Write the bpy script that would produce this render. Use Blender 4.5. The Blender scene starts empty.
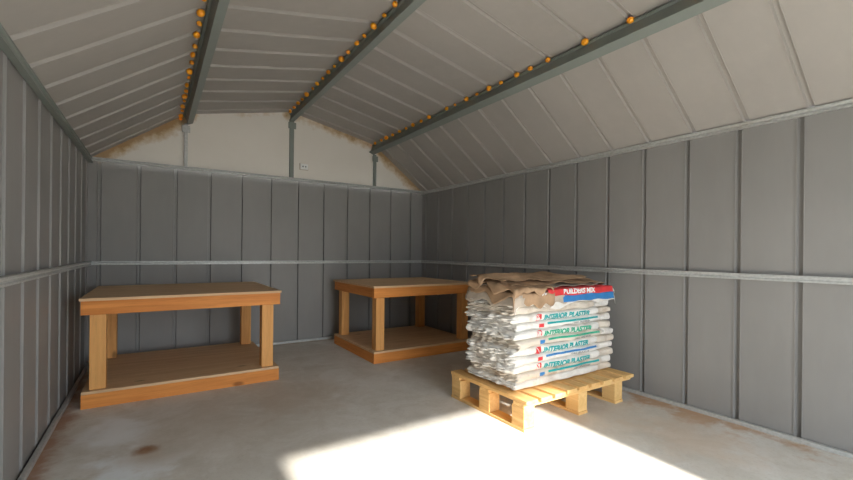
import bpy, bmesh, math, random
from mathutils import Vector, noise, Matrix
from mathutils.bvhtree import BVHTree
random.seed(7)
scene = bpy.context.scene
col = scene.collection

# ------------------------------------------------------------------ helpers
def link(ob, parent=None):
    col.objects.link(ob)
    if parent: ob.parent = parent
    return ob
def empty(name, loc=(0,0,0)):
    e = bpy.data.objects.new(name, None); e.location = loc; e.empty_display_size = .1
    return link(e)
def mesh_ob(name, bm, mats, parent=None, loc=(0,0,0), smooth=False):
    me = bpy.data.meshes.new(name)
    bm.normal_update(); bm.to_mesh(me); bm.free()
    for m in (mats if isinstance(mats,(list,tuple)) else [mats]): me.materials.append(m)
    if smooth:
        for p in me.polygons: p.use_smooth = True
    ob = bpy.data.objects.new(name, me); ob.location = loc
    return link(ob, parent)
def add_box(bm, x0,x1,y0,y1,z0,z1, bev=0.0, mi=0):
    vs=[bm.verts.new(p) for p in [(x0,y0,z0),(x1,y0,z0),(x1,y1,z0),(x0,y1,z0),(x0,y0,z1),(x1,y0,z1),(x1,y1,z1),(x0,y1,z1)]]
    fs=[bm.faces.new([vs[i] for i in f]) for f in [(0,3,2,1),(4,5,6,7),(0,1,5,4),(1,2,6,5),(2,3,7,6),(3,0,4,7)]]
    for f in fs: f.material_index=mi
    if bev>0:
        es=list({e for f in fs for e in f.edges})
        bmesh.ops.bevel(bm, geom=es, offset=bev, segments=2, affect='EDGES', profile=.6, material=-1)
def plank(name, x0,x1,y0,y1,z0,z1, mats, parent, bev=.003, axis=None):
    c=Vector(((x0+x1)/2,(y0+y1)/2,(z0+z1)/2)); d=(x1-x0,y1-y0,z1-z0)
    bm=bmesh.new(); add_box(bm,-d[0]/2,d[0]/2,-d[1]/2,d[1]/2,-d[2]/2,d[2]/2,bev)
    if axis is None: axis=max(range(3),key=lambda i:d[i])
    return mesh_ob(name,bm,mats[axis],parent,c)

# ------------------------------------------------------------------ materials
class NT:
    def __init__(s,name):
        s.m=bpy.data.materials.new(name); s.m.use_nodes=True; s.t=s.m.node_tree
        s.b=s.t.nodes['Principled BSDF']
        s.co=s.t.nodes.new('ShaderNodeTexCoord')
    def n(s,t,**k):
        x=s.t.nodes.new(t)
        for a,b in k.items(): setattr(x,a,b)
        return x
    def l(s,a,b): s.t.links.new(a,b)
    def mapping(s,scale,loc=(0,0,0),src=None):
        x=s.n('ShaderNodeMapping'); x.inputs['Scale'].default_value=scale; x.inputs['Location'].default_value=loc
        s.l(src or s.co.outputs['Object'],x.inputs['Vector']); return x.outputs[0]
    def noise(s,scale,vec=None,detail=4,rough=.55,dist=0):
        x=s.n('ShaderNodeTexNoise'); x.inputs['Scale'].default_value=scale; x.inputs['Detail'].default_value=detail
        x.inputs['Roughness'].default_value=rough; x.inputs['Distortion'].default_value=dist
        s.l(vec or s.co.outputs['Object'],x.inputs['Vector']); return x.outputs['Fac']
    def ramp(s,fac,stops):
        x=s.n('ShaderNodeValToRGB'); e=x.color_ramp.elements
        while len(e)<len(stops): e.new(.5)
        for i,(p,c) in enumerate(stops):
            e[i].position=p; e[i].color=(c,c,c,1) if isinstance(c,(int,float)) else (*c,1)
        s.l(fac,x.inputs[0]); return x.outputs[0]
    def mix(s,f,a,b,mode='MIX'):
        x=s.n('ShaderNodeMix',data_type='RGBA',blend_type=mode)
        for i,v in ((0,f),(6,a),(7,b)):
            if isinstance(v,(int,float)): x.inputs[i].default_value=v if i==0 else (v,v,v,1)
            elif isinstance(v,tuple): x.inputs[i].default_value=(*v,1)
            else: s.l(v,x.inputs[i])
        return x.outputs[2]
    def math(s,op,a,b=0.0,clamp=False):
        x=s.n('ShaderNodeMath',operation=op,use_clamp=clamp)
        for i,v in ((0,a),(1,b)):
            if isinstance(v,(int,float)): x.inputs[i].default_value=v
            else: s.l(v,x.inputs[i])
        return x.outputs[0]
    def bump(s,h,strength=.3,dist=.01):
        x=s.n('ShaderNodeBump'); x.inputs['Strength'].default_value=strength; x.inputs['Distance'].default_value=dist
        s.l(h,x.inputs['Height']); s.l(x.outputs[0],s.b.inputs['Normal'])
    def out(s,c=None,rough=.5,metal=0,spec=.5):
        if c is not None:
            if isinstance(c,tuple): s.b.inputs['Base Color'].default_value=(*c,1)
            else: s.l(c,s.b.inputs['Base Color'])
        if isinstance(rough,(int,float)): s.b.inputs['Roughness'].default_value=rough
        else: s.l(rough,s.b.inputs['Roughness'])
        s.b.inputs['Metallic'].default_value=metal
        s.b.inputs['Specular IOR Level'].default_value=spec
        return s.m

def steel_paint(name,c,rough=.5):
    t=NT(name)
    n1=t.noise(1.3,detail=3); n2=t.noise(14,t.mapping((1,1,.25)),detail=5)
    f=t.ramp(n1,[(.3,0.0),(.7,1.0)])
    a=t.mix(f,tuple(x*.94 for x in c),tuple(min(1,x*1.06) for x in c))
    b=t.mix(t.ramp(n2,[(.45,0.0),(.75,.22)]),a,tuple(min(1,x*1.2) for x in c))
    t.bump(n1,.12,.02)
    return t.out(b,rough,0,.4)
M_wall=steel_paint('painted_steel_wall',(.272,.264,.254),.5)
M_roof=steel_paint('painted_steel_roof',(.39,.368,.342),.55)
M_beam=steel_paint('beam_paint',(.23,.26,.24),.45)

def galv():
    t=NT('galvanised_steel')
    v=t.n('ShaderNodeTexVoronoi'); v.inputs['Scale'].default_value=60; t.l(t.co.outputs['Object'],v.inputs['Vector'])
    c=t.ramp(v.outputs['Distance'],[(0,(.44,.45,.44)),(1,(.58,.59,.58))])
    c=t.mix(t.ramp(t.noise(3),[(.55,0.0),(.8,.5)]),c,(.34,.29,.24))
    return t.out(c,.42,.25)
M_galv=galv()

def wood(name,axis,dark,light,tint=.25):
    t=NT(name)
    sc=[14,14,14]; sc[axis]=.9
    oi=t.n('ShaderNodeObjectInfo')
    off=t.math('MULTIPLY',oi.outputs['Random'],37.0)
    comb=t.n('ShaderNodeCombineXYZ')
    for i in range(3): t.l(off,comb.inputs[i])
    ad=t.n('ShaderNodeVectorMath',operation='ADD'); t.l(t.co.outputs['Object'],ad.inputs[0]); t.l(comb.outputs[0],ad.inputs[1])
    v=t.mapping(tuple(sc),src=ad.outputs[0])
    n=t.noise(1.6,v,detail=6,rough=.6,dist=.8)
    fine=t.noise(9,v,detail=4,rough=.7)
    c=t.ramp(n,[(.3,dark),(.5,tuple((a+b)/2 for a,b in zip(dark,light))),(.68,light)])
    c=t.mix(t.ramp(fine,[(.5,0.0),(.75,.35)]),c,tuple(x*.55 for x in dark))
    c=t.mix(t.math('MULTIPLY',oi.outputs['Random'],tint),c,tuple(min(.95,x*1.25) for x in light))
    kv=t.n('ShaderNodeTexVoronoi'); ks=[5,5,5]; ks[axis]=2.2
    kv.inputs['Scale'].default_value=1; t.l(t.mapping(tuple(ks),src=ad.outputs[0]),kv.inputs['Vector'])
    c=t.mix(t.ramp(kv.outputs['Distance'],[(.05,.75),(.11,0.0)]),c,tuple(x*.4 for x in dark))
    t.bump(n,.25,.004)
    return t.out(c,.6,0,.3)
def woodset(nm,d,l,tint=.25): return {i:wood(nm+'_'+'xyz'[i],i,d,l,tint) for i in range(3)}
W_bench=woodset('bench_pine',(.58,.175,.035),(.84,.34,.085))
W_leg=woodset('bench_leg_pine',(.66,.28,.08),(.88,.46,.16))
W_ply=woodset('bench_plywood',(.60,.37,.20),(.82,.58,.35))
W_pal=woodset('pallet_pine',(.66,.35,.11),(.90,.57,.25),.35)

def simple(name,c,rough=.5,var=.15,sc=20,bump=0):
    t=NT(name); n=t.noise(sc)
    o=t.mix(t.ramp(n,[(.3,0.0),(.7,1.0)]),tuple(x*(1-var) for x in c),tuple(min(1,x*(1+var)) for x in c))
    if bump: t.bump(n,bump,.01)
    return t.out(o,rough)
def sack_mat(name,c,dirt):
    t=NT(name); n=t.noise(9); n2=t.noise(5,detail=6,rough=.7)
    o=t.mix(t.ramp(n,[(.3,0.0),(.7,1.0)]),tuple(x*.92 for x in c),tuple(min(1,x*1.08) for x in c))
    o=t.mix(t.ramp(n2,[(.52,0.0),(.66,dirt)]),o,(.46,.35,.25))
    t.bump(t.noise(22,detail=5,dist=.6),.6,.010)
    return t.out(o,.5)
M_bag=sack_mat('white_paper_sack',(.83,.81,.77),.40)
M_bag2=sack_mat('dusty_paper_sack',(.72,.65,.56),.75)
M_brown=simple('kraft_paper',(.42,.27,.16),.7,.3,9,.4)
M_grey=simple('dusty_sheet',(.52,.44,.36),.6,.25,9,.3)
M_red=simple('red_print',(.74,.05,.055),.45,.12)
M_teal=simple('teal_print',(.01,.38,.40),.45,.1)
M_green=simple('green_print',(.03,.42,.26),.45,.1)
M_blue=simple('blue_print',(.04,.22,.54),.45,.1)
M_ink=simple('grey_print',(.20,.24,.26),.5,.1)
M_white=simple('white_plastic',(.88,.88,.86),.4,.04)
def orange():
    t=NT('orange_sealant'); t.b.inputs['Subsurface Weight'].default_value=.15
    return t.out((1.0,.38,.015),.35)
M_or=orange()

def floor_mat():
    t=NT('concrete_floor')
    n1=t.noise(1.1,detail=5); n2=t.noise(5,detail=7,rough=.7,dist=.4); n3=t.noise(60,detail=3); n4=t.noise(2.4,detail=6,rough=.65,dist=.8)
    c=t.ramp(n1,[(.3,(.61,.575,.52)),(.55,(.73,.70,.645)),(.75,(.80,.78,.735))])
    c=t.mix(t.ramp(n2,[(.42,0.0),(.62,.62)]),c,(.59,.545,.475))
    c=t.mix(t.ramp(n4,[(.50,0.0),(.60,.45)]),c,(.82,.80,.77))
    c=t.mix(t.ramp(n3,[(.55,0.0),(.8,.35)]),c,(.42,.38,.33))
    def spot(c,p,r0,r1,colr,amt,warp=.35,sc=(1,1,1)):
        nn=t.noise(5,detail=5,rough=.65)
        mp=t.mapping(sc,tuple(-a*b for a,b in zip(p,sc)))
        ln=t.n('ShaderNodeVectorMath',operation='LENGTH'); t.l(mp,ln.inputs[0])
        d=t.math('ADD',ln.outputs['Value'],t.math('MULTIPLY',t.math('SUBTRACT',nn,.5),warp*2))
        mr=t.n('ShaderNodeMapRange'); mr.interpolation_type='SMOOTHSTEP'
        mr.inputs[1].default_value=r0; mr.inputs[2].default_value=r1; mr.inputs[3].default_value=amt; mr.inputs[4].default_value=0
        t.l(d,mr.inputs[0]); return t.mix(mr.outputs[0],c,colr)
    c=spot(c,(.25,2.75,0),.05,.7,(.52,.44,.36),.45,.6)
    c=spot(c,(-.18,2.95,0),.05,.40,(.88,.90,.92),.8,.35,(1.8,.8,1))
    c=spot(c,(-.12,2.40,0),.02,.28,(.90,.94,.97),.9,.35)
    c=spot(c,(-.03,2.60,0),.02,.085,(.30,.15,.07),.95,.07)
    c=spot(c,(-.02,2.50,0),.0,.16,(.50,.36,.24),.5,.25)
    c=spot(c,(.9,3.0,0),.05,.5,(.50,.40,.31),.5,.45)
    c=spot(c,(2.3,2.9,0),.05,.5,(.46,.35,.26),.5,.45)
    c=spot(c,(2.98,1.4,0),.02,.22,(.48,.26,.12),.8,.35,(1,.22,1))
    c=spot(c,(2.6,1.2,0),.02,.5,(.64,.48,.34),.5,.45)
    c=spot(c,(-.49,3.1,0),.01,.13,(.36,.18,.10),.85,.14,(1,.06,1))
    c=spot(c,(1.3,4.78,0),.01,.10,(.40,.27,.17),.6,.12,(.06,1,1))
    t.bump(n2,.12,.01)
    return t.out(c,t.ramp(n2,[(.3,.62),(.7,.85)]),0,.35)
M_floor=floor_mat()

def gable_mat():
    t=NT('gable_board')
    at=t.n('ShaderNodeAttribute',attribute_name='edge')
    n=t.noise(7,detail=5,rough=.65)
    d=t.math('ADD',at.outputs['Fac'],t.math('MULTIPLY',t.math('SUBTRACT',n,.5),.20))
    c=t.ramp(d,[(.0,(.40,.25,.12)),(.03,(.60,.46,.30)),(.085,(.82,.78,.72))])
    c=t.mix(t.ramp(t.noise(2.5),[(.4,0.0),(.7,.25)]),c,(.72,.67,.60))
    return t.out(c,.75,0,.2)
M_gable=gable_mat()

# ------------------------------------------------------------------ room
XL,XR,YB,YF=-.510,3.04,4.80,-.90
CX=1.2775; ZE=1.845; KN=1.03; ZK=2.385; ZR=2.60
def rib_profile(s0,s1,first,step=.298,w=.034,d=-.020):
    """flat pan with narrow pressed channels (d<0: channel runs outwards)"""
    pts=[(s0,0)]
    k=math.ceil((s0+w-first)/step); s=first+k*step
    while s<s1-w*1.6:
        pts+=[(s-w/2,0),(s-w/2,.003),(s-w/2+.003,.003),(s-w/2+.006,d),(s+w/2-.006,d),(s+w/2-.001,.004),(s+w/2+.006,.004),(s+w/2+.006,0)]
        s+=step
    pts.append((s1,0)); return pts
def corrugated(name,O,u,v,n,L,prof,mat,parent=None):
    O,u,v,n=map(Vector,(O,u,v,n)); bm=bmesh.new()
    rows=[(bm.verts.new(O+u*s+n*d),bm.verts.new(O+u*s+n*d+v*L)) for s,d in prof]
    for a,b in zip(rows,rows[1:]): bm.faces.new((a[0],b[0],b[1],a[1]))
    return mesh_ob(name,bm,mat,parent)
corrugated('wall_back',(0,YB,0),(1,0,0),(0,0,1),(0,-1,0),ZE+.01,rib_profile(XL,XR,.166),M_wall)
corrugated('wall_right',(XR,0,0),(0,1,0),(0,0,1),(-1,0,0),ZE+.01,rib_profile(YF,YB,.827),M_wall)
corrugated('wall_left',(XL,0,0),(0,1,0),(0,0,1),(1,0,0),ZE+.01,rib_profile(YF,YB,.827),M_wall)
bm=bmesh.new()
prof=rib_profile(YF,YB,.78,w=.036,d=-.014)
ptsR=[(XL,ZE),(CX-KN,ZK),(CX,ZR),(CX+KN,ZK),(XR,ZE)]
for i,((xa,za),(xb,zb)) in enumerate(zip(ptsR,ptsR[1:])):
    v=Vector((xb-xa,0,zb-za)); n=Vector((v.z,0,-v.x)).normalized()
    rows=[]
    for s,d in prof:
        o=Vector((xa,s,za))+n*d
        rows.append((bm.verts.new(o),bm.verts.new(o+v)))
    for a,b in zip(rows,rows[1:]): bm.faces.new((a[0],b[0],b[1],a[1]))
outer=[(XL-.13,ZE-.06),(CX-KN-.02,ZK+.032),(CX,ZR+.035),(CX+KN+.02,ZK+.032),(XR+.13,ZE-.06)]
rows=[(bm.verts.new((x,YF-.12,z)),bm.verts.new((x,YB+.10,z))) for x,z in outer]
for a,b in zip(rows,rows[1:]): bm.faces.new((a[0],a[1],b[1],b[0]))
mesh_ob('ceiling',bm,M_roof)
def roofz(x):
    for (xa,za),(xb,zb) in zip(ptsR,ptsR[1:]):
        if xa<=x<=xb: return za+(zb-za)*(x-xa)/(xb-xa)
    return ZE
def gable(name,y,mat):
    bm=bmesh.new(); NX=72; NZ=14; lay=bm.verts.layers.float.new('edge'); g=[]
    for i in range(NX+1):
        x=XL+(XR-XL)*i/NX; zt=roofz(x)+.02; r=[]
        for j in range(NZ+1):
            z=ZE+(zt-ZE)*j/NZ
            vv=bm.verts.new((x,y,z)); d=9
            for (xa,za),(xb,zb) in zip(ptsR,ptsR[1:]):
                ab=Vector((xb-xa,zb-za)); ap=Vector((x-xa,z-za)); k=max(0,min(1,ap.dot(ab)/ab.dot(ab)))
                d=min(d,(ap-ab*k).length)
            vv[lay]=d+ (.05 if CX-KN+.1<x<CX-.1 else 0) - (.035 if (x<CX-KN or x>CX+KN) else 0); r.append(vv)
        g.append(r)
    for a,b in zip(g,g[1:]):
        for j in range(NZ):
            try: bm.faces.new((a[j],b[j],b[j+1],a[j+1]))
            except: pass
    return mesh_ob(name,bm,mat)
gable('wall_back_gable',YB-.012,M_gable)
gable('wall_front_gable',YF,M_gable)
DX0,DX1,DZ=.47,2.08,1.82
bm=bmesh.new()
add_box(bm,XL,DX0,YF-.03,YF,0,ZE+.01); add_box(bm,DX1,XR,YF-.03,YF,0,ZE+.01); add_box(bm,DX0,DX1,YF-.03,YF,DZ,ZE+.01)
mesh_ob('wall_front',bm,M_wall)
bm=bmesh.new(); add_box(bm,XL-.05,XR+.05,YF-.1,YB+.05,-.1,0); mesh_ob('floor',bm,M_floor)
bm=bmesh.new(); add_box(bm,-15,18,-30,YF-.1,-.14,-.06); mesh_ob('ground',bm,simple('outside_paving',(.5,.47,.42),.8,.1,3))

def channel(name,p0,p1,n,h=.042,dep=.03,mat=M_galv):
    p0,p1,n=Vector(p0),Vector(p1),Vector(n); up=Vector((0,0,1)); bm=bmesh.new()
    prof=[(0,h/2),(dep,h/2),(dep,h/4),(dep-.007,h/4-.006),(dep-.007,-h/4+.006),(dep,-h/4),(dep,-h/2),(0,-h/2)]
    A=[bm.verts.new(p0+n*a+up*b) for a,b in prof]; B=[bm.verts.new(p1+n*a+up*b) for a,b in prof]
    N=len(prof)
    for i in range(N): bm.faces.new((A[i],A[(i+1)%N],B[(i+1)%N],B[i]))
    bm.faces.new(A); bm.faces.new(B[::-1])
    bmesh.ops.recalc_face_normals(bm,faces=bm.faces)
    return mesh_ob(name,bm,mat)
g=.005; ZM=.91
channel('trim_1',(XL+g,YB-g,ZM),(XR-g,YB-g,ZM),(0,-1,0),h=.034)
channel('trim_2',(XL+g,YF,ZM),(XL+g,YB-g,ZM),(1,0,0),h=.036)
channel('trim_3',(XR-g,YF,ZM),(XR-g,YB-g,ZM),(-1,0,0),h=.036)
channel('trim_4',(XL+g,YB-.014,ZE),(XR-g,YB-.014,ZE),(0,-1,0),h=.03,dep=.035)
channel('trim_5',(XL+g,YF,ZE-.015),(XL+g,YB-g,ZE-.015),(1,0,0),h=.045,dep=.03,mat=M_beam)
channel('trim_6',(XR-g,YF,ZE-.01),(XR-g,YB-g,ZE-.01),(-1,0,0),h=.036,dep=.026)
bm=bmesh.new(); add_box(bm,XL,XR,YB-.035,YB-.012,0,.025,.003); mesh_ob('baseboard_back',bm,M_galv)
bm=bmesh.new(); add_box(bm,XL+.012,XL+.035,YF,YB-.035,0,.025,.003); mesh_ob('baseboard_left',bm,M_galv)
bm=bmesh.new(); add_box(bm,XR-.035,XR-.012,YF,YB-.035,0,.025,.003); mesh_ob('baseboard_right',bm,M_galv)

def beam(name,x,zt,w=.055,h=.085,tilt=0):
    bm=bmesh.new()
    prof=[(-w/2,0),(w/2,0),(w/2,-.012),(w/2-.012,-.018),(w/2-.012,-h+.018),(w/2,-h+.012),(w/2,-h),(-w/2,-h),(-w/2,-h+.012),(-w/2+.012,-h+.018),(-w/2+.012,-.018),(-w/2,-.012)]
    c,s=math.cos(tilt),math.sin(tilt)
    pr=[(a*c-b*s,a*s+b*c) for a,b in prof]
    A=[bm.verts.new((x+a,YF,zt+b)) for a,b in pr]; B=[bm.verts.new((x+a,YB-.02,zt+b)) for a,b in pr]
    N=len(pr)
    for i in range(N): bm.faces.new((A[i],A[(i+1)%N],B[(i+1)%N],B[i]))
    bm.faces.new(A); bm.faces.new(B[::-1]); bmesh.ops.recalc_face_normals(bm,faces=bm.faces)
    return mesh_ob(name,bm,M_beam)
a1=math.atan2(ZR-ZK,KN); a2=math.atan2(ZK-ZE,CX-KN-XL); am=(a1+a2)/2
beam('roof_beam',CX-KN,ZK-.018,tilt=am)
beam('roof_beam',CX,ZR-.018)
beam('roof_beam',CX+KN,ZK-.018,tilt=-am,h=.11,w=.065)
def stud(name,x,z1,w=.03,mat=M_galv):
    bm=bmesh.new()
    add_box(bm,x-w/2,x+w/2,YB-.045,YB-.014,ZE+.017,z1,.002)
    add_box(bm,x-w/2-.02,x+w/2+.02,YB-.05,YB-.044,z1-.09,z1-.02,.001)
    return mesh_ob(name,bm,mat)
stud('gable_stud',CX-KN,ZK-.10); stud('gable_stud',CX,ZR-.104,.045,M_beam); stud('gable_stud',CX+KN,ZK-.13,.035,M_beam)

bm=bmesh.new()
def cap(p,r):
    m=Matrix.Translation(p)@Matrix.Rotation(random.uniform(0,6),4,'Y')@Matrix.Diagonal((1,random.uniform(.8,1.3),random.uniform(.7,1),1))
    bmesh.ops.create_icosphere(bm,subdivisions=2,radius=r,matrix=m)
y=.78-.298*5
while y<YB-.1:
    for bx in (CX-KN,CX,CX+KN):
        for side in (-1,1):
            x=bx+side*.050
            cap((x,y+random.uniform(-.012,.012),roofz(x)-.024),random.uniform(.018,.025))
            if bx<CX+.5 or random.random()<.4:
                x=bx+side*.046
                cap((x,y+.15+random.uniform(-.02,.02),roofz(x)-.022),random.uniform(.013,.018))
    y+=.298
mesh_ob('orange_screw_caps',bm,M_or,smooth=True)

e=empty('wall_socket',(1.42,YB-.02,2.00))
bm=bmesh.new(); add_box(bm,-.050,.050,-.006,.004,-.037,.037,.003); mesh_ob('mounting_block',bm,M_grey,e)
bm=bmesh.new(); add_box(bm,-.045,.045,-.018,-.005,-.033,.033,.004); mesh_ob('plate',bm,M_white,e)
bm=bmesh.new(); add_box(bm,-.022,-.008,-.021,-.017,-.008,.008,.001); add_box(bm,.008,.022,-.021,-.017,-.008,.008,.001); mesh_ob('switches',bm,M_ink,e)

# ------------------------------------------------------------------ workbenches
def bench(name,ox,oy,L,D):
    e=empty(name,(ox,oy,0))
    P=lambda n,*a,m=W_bench,**k: plank(n,*a,m,e,**k)
    t=.038; FH=.092; PT=.018; lw=.088
    P('base_front',0,L,0,t,.0,FH); P('base_back',0,L,D-t,D,0,FH)
    P('base_left',0,t,t,D-t,0,FH); P('base_right',L-t,L,t,D-t,0,FH)
    P('base_shelf',.002,L-.002,.002,D-.002,FH,FH+PT,m=W_ply,axis=0,bev=.0015)
    zt=.608
    for i,(x,y) in enumerate([(t,t),(L-t-lw,t),(t,D-t-lw),(L-t-lw,D-t-lw)]):
        P('leg_%d'%(i+1),x,x+lw,y,y+lw,FH+PT,zt+.088,m=W_leg,bev=.004)
    P('apron_front',-.004,L+.004,0,t,zt,zt+FH); P('apron_back',0,L,D-t,D,zt,zt+FH)
    P('apron_left',0,t,t,D-t,zt,zt+FH); P('apron_right',L-t,L,t,D-t,zt,zt+FH)
    P('top_board',-.012,L+.012,-.012,D+.012,zt+FH,zt+FH+PT,m=W_ply,axis=0,bev=.0015)
    return e
bench('workbench',-.395,3.465,1.24,1.10)
bench('workbench',1.70,3.49,1.17,1.02)

# ------------------------------------------------------------------ pallet
px0,px1,py0,py1=1.795,2.87,1.71,2.42
e=empty('wooden_pallet',(px0,py0,0)); LX=px1-px0; LY=py1-py0
P=lambda n,*a,**k: plank(n,*a,W_pal,e,bev=.003,**k)
for i,x in enumerate((.0,(LX-.09)/2,LX-.09-.10)):
    P('bottom_board_%d'%i,x,x+.09,.0,LY,.0,.018)
    for j,y in enumerate((.005,(LY-.10)/2,LY-.105)):
        P('block_%d_%d'%(i,j),x+.002,x+.09,y,y+.10,.0185,.140,axis=1)
for j,y in enumerate((.004,(LY-.09)/2,LY-.094)):
    P('stringer_%d'%j,0,LX,y,y+.09,.1405,.162)
nb=9; bw=.095; gp=(LX-nb*bw)/(nb-1)
for i in range(nb):
    x=i*(bw+gp); o=random.uniform(-.008,.008)
    P('deck_board_%d'%i,x,x+bw,-.012+o,LY+.01+o,.1625,.185)

# ------------------------------------------------------------------ bags
stack=empty('bag_stack',(1.862,1.850,.1875))
def bag_mesh(name,x0,x1,y0,y1,z0,h,seed,mat,parent=stack,cuts=29):
    bm=bmesh.new(); bmesh.ops.create_cube(bm,size=2)
    bmesh.ops.subdivide_edges(bm,edges=bm.edges,cuts=cuts,use_grid_fill=True)
    cx,cy=(x0+x1)/2,(y0+y1)/2; hx,hy,hz=(x1-x0)/2,(y1-y0)/2,h/2
    off=Vector((seed*7.3,seed*3.1,seed*1.7)); r=min(.016,hz*.9)
    sag=random.uniform(.006,.018)
    for v in bm.verts:
        x,y,z=v.co
        X,Y,Z=x*hx,y*hy,z*hz
        ex=max(0,abs(X)-(hx-r)); ey=max(0,abs(Y)-(hy-r)); ez=max(0,abs(Z)-(hz-r))
        L=math.sqrt((ex/r)**2+(ey/r)**2+(ez/r)**2)
        if L>1:
            X=math.copysign(abs(X)-ex+ex/L,X); Y=math.copysign(abs(Y)-ey+ey/L,Y); Z=math.copysign(abs(Z)-ez+ez/L,Z)
        p=Vector((X,Y,Z))
        nz=noise.noise(p*8+off); n2=noise.noise(p*24+off); n3=noise.noise(p*4+off)
        if x<-.9:
            fold=noise.noise(Vector((Y*16,Z*60+seed*3,seed)))
            X+= -abs(fold)*.050+.010*math.cos(z*1.5)*(-1 if seed%2 else 1)
        if x<-.7 and seed<20: Z-=sag*((-x-.7)/.3)**2*(1 if seed>1 else 0)
        if y<-.9: Y+= n3*.016+nz*.009+n2*.005-.005*math.cos(z*1.5)
        else: Y+=nz*.008
        X+=nz*.006
        if abs(z)>.5: Z+=noise.noise(Vector((X*9,Y*9,seed if z>0 else seed-1)))*.0085*(1 if seed!=1 or z>0 else .3)
        else: Z+=n2*.002
        v.co=(X+cx,Y+cy,Z+hz+z0+.004)
    return mesh_ob(name,bm,mat,parent,smooth=True)
NB=11; H=.0515; bags=[]
for i in range(NB):
    j=random.uniform(-.026,.020); k=random.uniform(-.016,.010); z=i*H; w=random.uniform(-.02,.02)
    b=bag_mesh('bag_%d'%(2*i),0+j,.83+j+w,0+k,.46+k,z,H*1.0,i+1,M_bag2 if i in (1,5,9) else M_bag)
    bag_mesh('bag_%d'%(2*i+1),.838+j+w,.995+random.uniform(-.03,.022),.012+k,.45+k,z,H*.98,i+31,M_bag if i%2 else M_bag2,cuts=15)
    bags.append((b,j,z))
def bvh_of(ob):
    tb=bmesh.new(); tb.from_mesh(ob.data); b=BVHTree.FromBMesh(tb); tb.free(); return b
def finish_print(name,bm,x,z,mat,bag,sx=1.0,shear=0.0,lift=.0022,back=.03):
    bmesh.ops.subdivide_edges(bm,edges=[e for e in bm.edges if e.calc_length()>.02],cuts=3)
    bvhs=[bvh_of(b) for b in (bag if isinstance(bag,(list,tuple)) else [bag])]
    for v in bm.verts:
        X,Z=v.co.x*sx+v.co.y*shear+x,v.co.y+z
        hs=[h[0].y for h in (q.ray_cast(Vector((X,-1,Z)),Vector((0,1,0))) for q in bvhs) if h[0]]
        yy=min(hs) if hs else 0.0
        v.co=Vector((X,min(yy,back)-lift,Z))
    return mesh_ob(name,bm,mat,stack)
def drape_text(name,txt,size,x,z,mat,bag,bold=0,sx=1.0,shear=.15,lift=.0022,back=.03):
    cu=bpy.data.curves.new(name,'FONT'); cu.body=txt; cu.size=size; cu.offset=bold
    tmp=bpy.data.objects.new('tmp',cu); col.objects.link(tmp)
    dg=bpy.context.evaluated_depsgraph_get(); me=bpy.data.meshes.new_from_object(tmp.evaluated_get(dg))
    bpy.data.objects.remove(tmp)
    bm=bmesh.new(); bm.from_mesh(me); bmesh.ops.triangulate(bm,faces=bm.faces)
    return finish_print(name,bm,x,z,mat,bag,sx,shear,lift,back)
def band(name,x0,x1,z0,z1,mat,bag,lift=.0018):
    bm=bmesh.new(); N=24
    r=[(bm.verts.new((x0+(x1-x0)*i/N,z0,0)),bm.verts.new((x0+(x1-x0)*i/N,(z0+z1)/2,0)),bm.verts.new((x0+(x1-x0)*i/N,z1,0))) for i in range(N+1)]
    for a,b in zip(r,r[1:]):
        bm.faces.new((a[0],b[0],b[1],a[1])); bm.faces.new((a[1],b[1],b[2],a[2]))
    return finish_print(name,bm,0,0,mat,bag,lift=lift)
allb=[b for b,_,_ in bags]
stripe={1:M_teal,3:M_blue,5:M_green,7:M_teal}
for i,(b,j,z) in enumerate(bags):
    if i in (0,9,10): continue
    if i%2==0:
        zc=z+.006
        bm=bmesh.new()
        for tri in [((0,0),(.036,0),(0,.044)),((.044,.002),(.044,.045),(.008,.045))]:
            bm.faces.new([bm.verts.new((a,c,0)) for a,c in tri])
        finish_print('emblem_%d'%i,bm,.185+j,zc-.001,M_red,allb)
        drape_text('label_%d'%i,'INTERIOR PLASTER',.046,.25+j,zc+.003,M_green if i==6 else M_teal,allb,.0022,1.18)
    else:
        drape_text('label_%d'%i,'10 KG  FINE FINISH',.021,.52+j,z+.012,M_ink,allb,.0003,1.1)
        band('stripe_%d'%i,.27+j,.81+j,z+.031,z+.044,stripe[i],allb)
        band('mark_%d'%i,.19+j,.235+j,z+.016,z+.040,M_blue if i%4==1 else M_red,allb)

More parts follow.
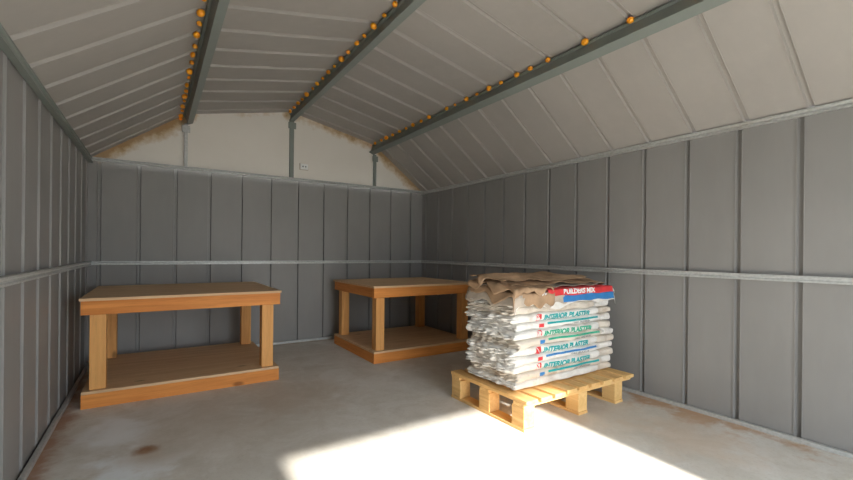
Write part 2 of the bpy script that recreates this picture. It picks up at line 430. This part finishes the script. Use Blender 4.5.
def sheet(name,x0,x1,y0,y1,z,seed,mat,amp=.02,rot=0,ragged=.03,mound=.0,drop=2.0):
    bm=bmesh.new(); NX,NY=54,34; g=[]
    for i in range(NX+1):
        r=[]
        for k in range(NY+1):
            u=i/NX; w=(k/NY)**1.4
            x=x0+(x1-x0)*u; y=y0+(y1-y0)*w
            y+=noise.noise(Vector((u*4,seed,0)))*ragged*(1-w); x+=noise.noise(Vector((seed,w*4,0)))*ragged
            q=Vector((x*5,y*5,seed*3.7)); q2=Vector((x*15,y*15,seed)); q3=Vector((x*38,y*38,seed))
            h=z+abs(noise.noise(q))*amp*1.5+noise.noise(q2)*amp*.35+noise.noise(q3)*amp*.12
            h+=mound*max(0,min(1,w*1.6))*(.7+.3*math.sin(u*3.1))
            dy=max(0,-y); dx=max(0,-x); dxr=max(0,x-.99)
            if dy>0: h-=dy*drop; y=-.008-dy*.25
            if dx>0: h-=dx*1.5; x=-.012-dx*.45
            if dxr>0: h-=dxr*1.5; x=.99+dxr*.5
            X=x; Y=y
            if rot:
                c,s=math.cos(rot),math.sin(rot); mx,my=(x0+x1)/2,(y0+y1)/2
                X=mx+(x-mx)*c-(y-my)*s; Y=my+(x-mx)*s+(y-my)*c
            r.append(bm.verts.new((X,Y,h)))
        g.append(r)
    for a,b in zip(g,g[1:]):
        for k in range(NY): bm.faces.new((a[k],b[k],b[k+1],a[k+1]))
    ob=mesh_ob(name,bm,mat,stack,smooth=True)
    s=ob.modifiers.new('s','SOLIDIFY'); s.thickness=.003; s.offset=0
    return ob
T=NB*H+.006
sheet('wrap_white',-.03,1.01,-.032,.47,T,1,M_bag,amp=.010)
sheet('wrap_grey',-.045,.46,-.030,.46,T+.010,2,M_grey,amp=.014,mound=.01)
blue=sheet('wrap_blue_print',.42,.985,-.036,.25,T+.008,9,M_blue,amp=.006,ragged=.008,drop=1.5)
sheet('wrap_kraft_lower',-.035,.33,-.034,.46,T+.022,5,M_brown,amp=.018,rot=-.03,mound=.02,ragged=.04)
sheet('wrap_white_upper',.22,1.00,-.020,.44,T+.024,12,M_bag,amp=.008,mound=.012,ragged=.02,drop=1.2)
red=sheet('wrap_red_print',.28,.975,-.024,.30,T+.042,4,M_red,amp=.006,ragged=.008,drop=1.8)
sheet('wrap_grey_upper',.00,.93,.045,.45,T+.048,6,M_grey,amp=.018,rot=.02,mound=.02,ragged=.02)
sheet('wrap_kraft_middle',-.025,.33,-.012,.45,T+.052,11,M_brown,amp=.020,mound=.03,ragged=.03)
sheet('wrap_kraft_upper',.04,.99,.075,.46,T+.064,7,M_brown,amp=.020,rot=-.02,mound=.04,ragged=.04)
sheet('wrap_kraft_top',.00,.85,.11,.46,T+.092,15,M_brown,amp=.022,rot=.03,mound=.03,ragged=.05)
drape_text('red_band_text','BUILDERS MIX',.044,.42,T+.010,M_white,[red],.0022,1.2,lift=.004,back=.06)

# ------------------------------------------------------------------ lights
w=bpy.data.worlds.new('sky'); scene.world=w; w.use_nodes=True
w.node_tree.nodes['Background'].inputs[0].default_value=(.87,.94,1,1)
w.node_tree.nodes['Background'].inputs[1].default_value=9.0
def lightd(name,typ,loc,direction,energy,color,**k):
    L=bpy.data.lights.new(name,typ); L.energy=energy; L.color=color
    for a,b in k.items(): setattr(L,a,b)
    o=bpy.data.objects.new(name,L); o.location=loc; o.rotation_euler=Vector(direction).to_track_quat('-Z','Y').to_euler(); return link(o)
az=math.radians(1.5); el=math.atan(DZ/(2.13-YF))
lightd('sun','SUN',(1,-5,4),(math.sin(az)*math.cos(el),math.cos(az)*math.cos(el),-math.sin(el)),15,(1,.95,.86),angle=math.radians(1.8))
po=lightd('doorway_portal','AREA',((DX0+DX1)/2,YF-.04,DZ/2),(0,1,0),1,(1,1,1),shape='RECTANGLE',size=DX1-DX0,size_y=DZ)
po.data.cycles.is_portal=True

# ------------------------------------------------------------------ camera
cam=bpy.data.cameras.new('camera'); cam.sensor_width=36; cam.lens=418/853*36; cam.shift_y=12/853; cam.clip_start=.02
co=bpy.data.objects.new('camera',cam); co.location=(0,0,1.04)
co.rotation_euler=(Matrix.Rotation(math.radians(-33),3,'Z')@Matrix.Rotation(math.radians(90),3,'X')@Matrix.Rotation(math.radians(.57),3,'Z')).to_euler()
link(co)
scene.camera=co
scene.view_settings.view_transform='Standard'
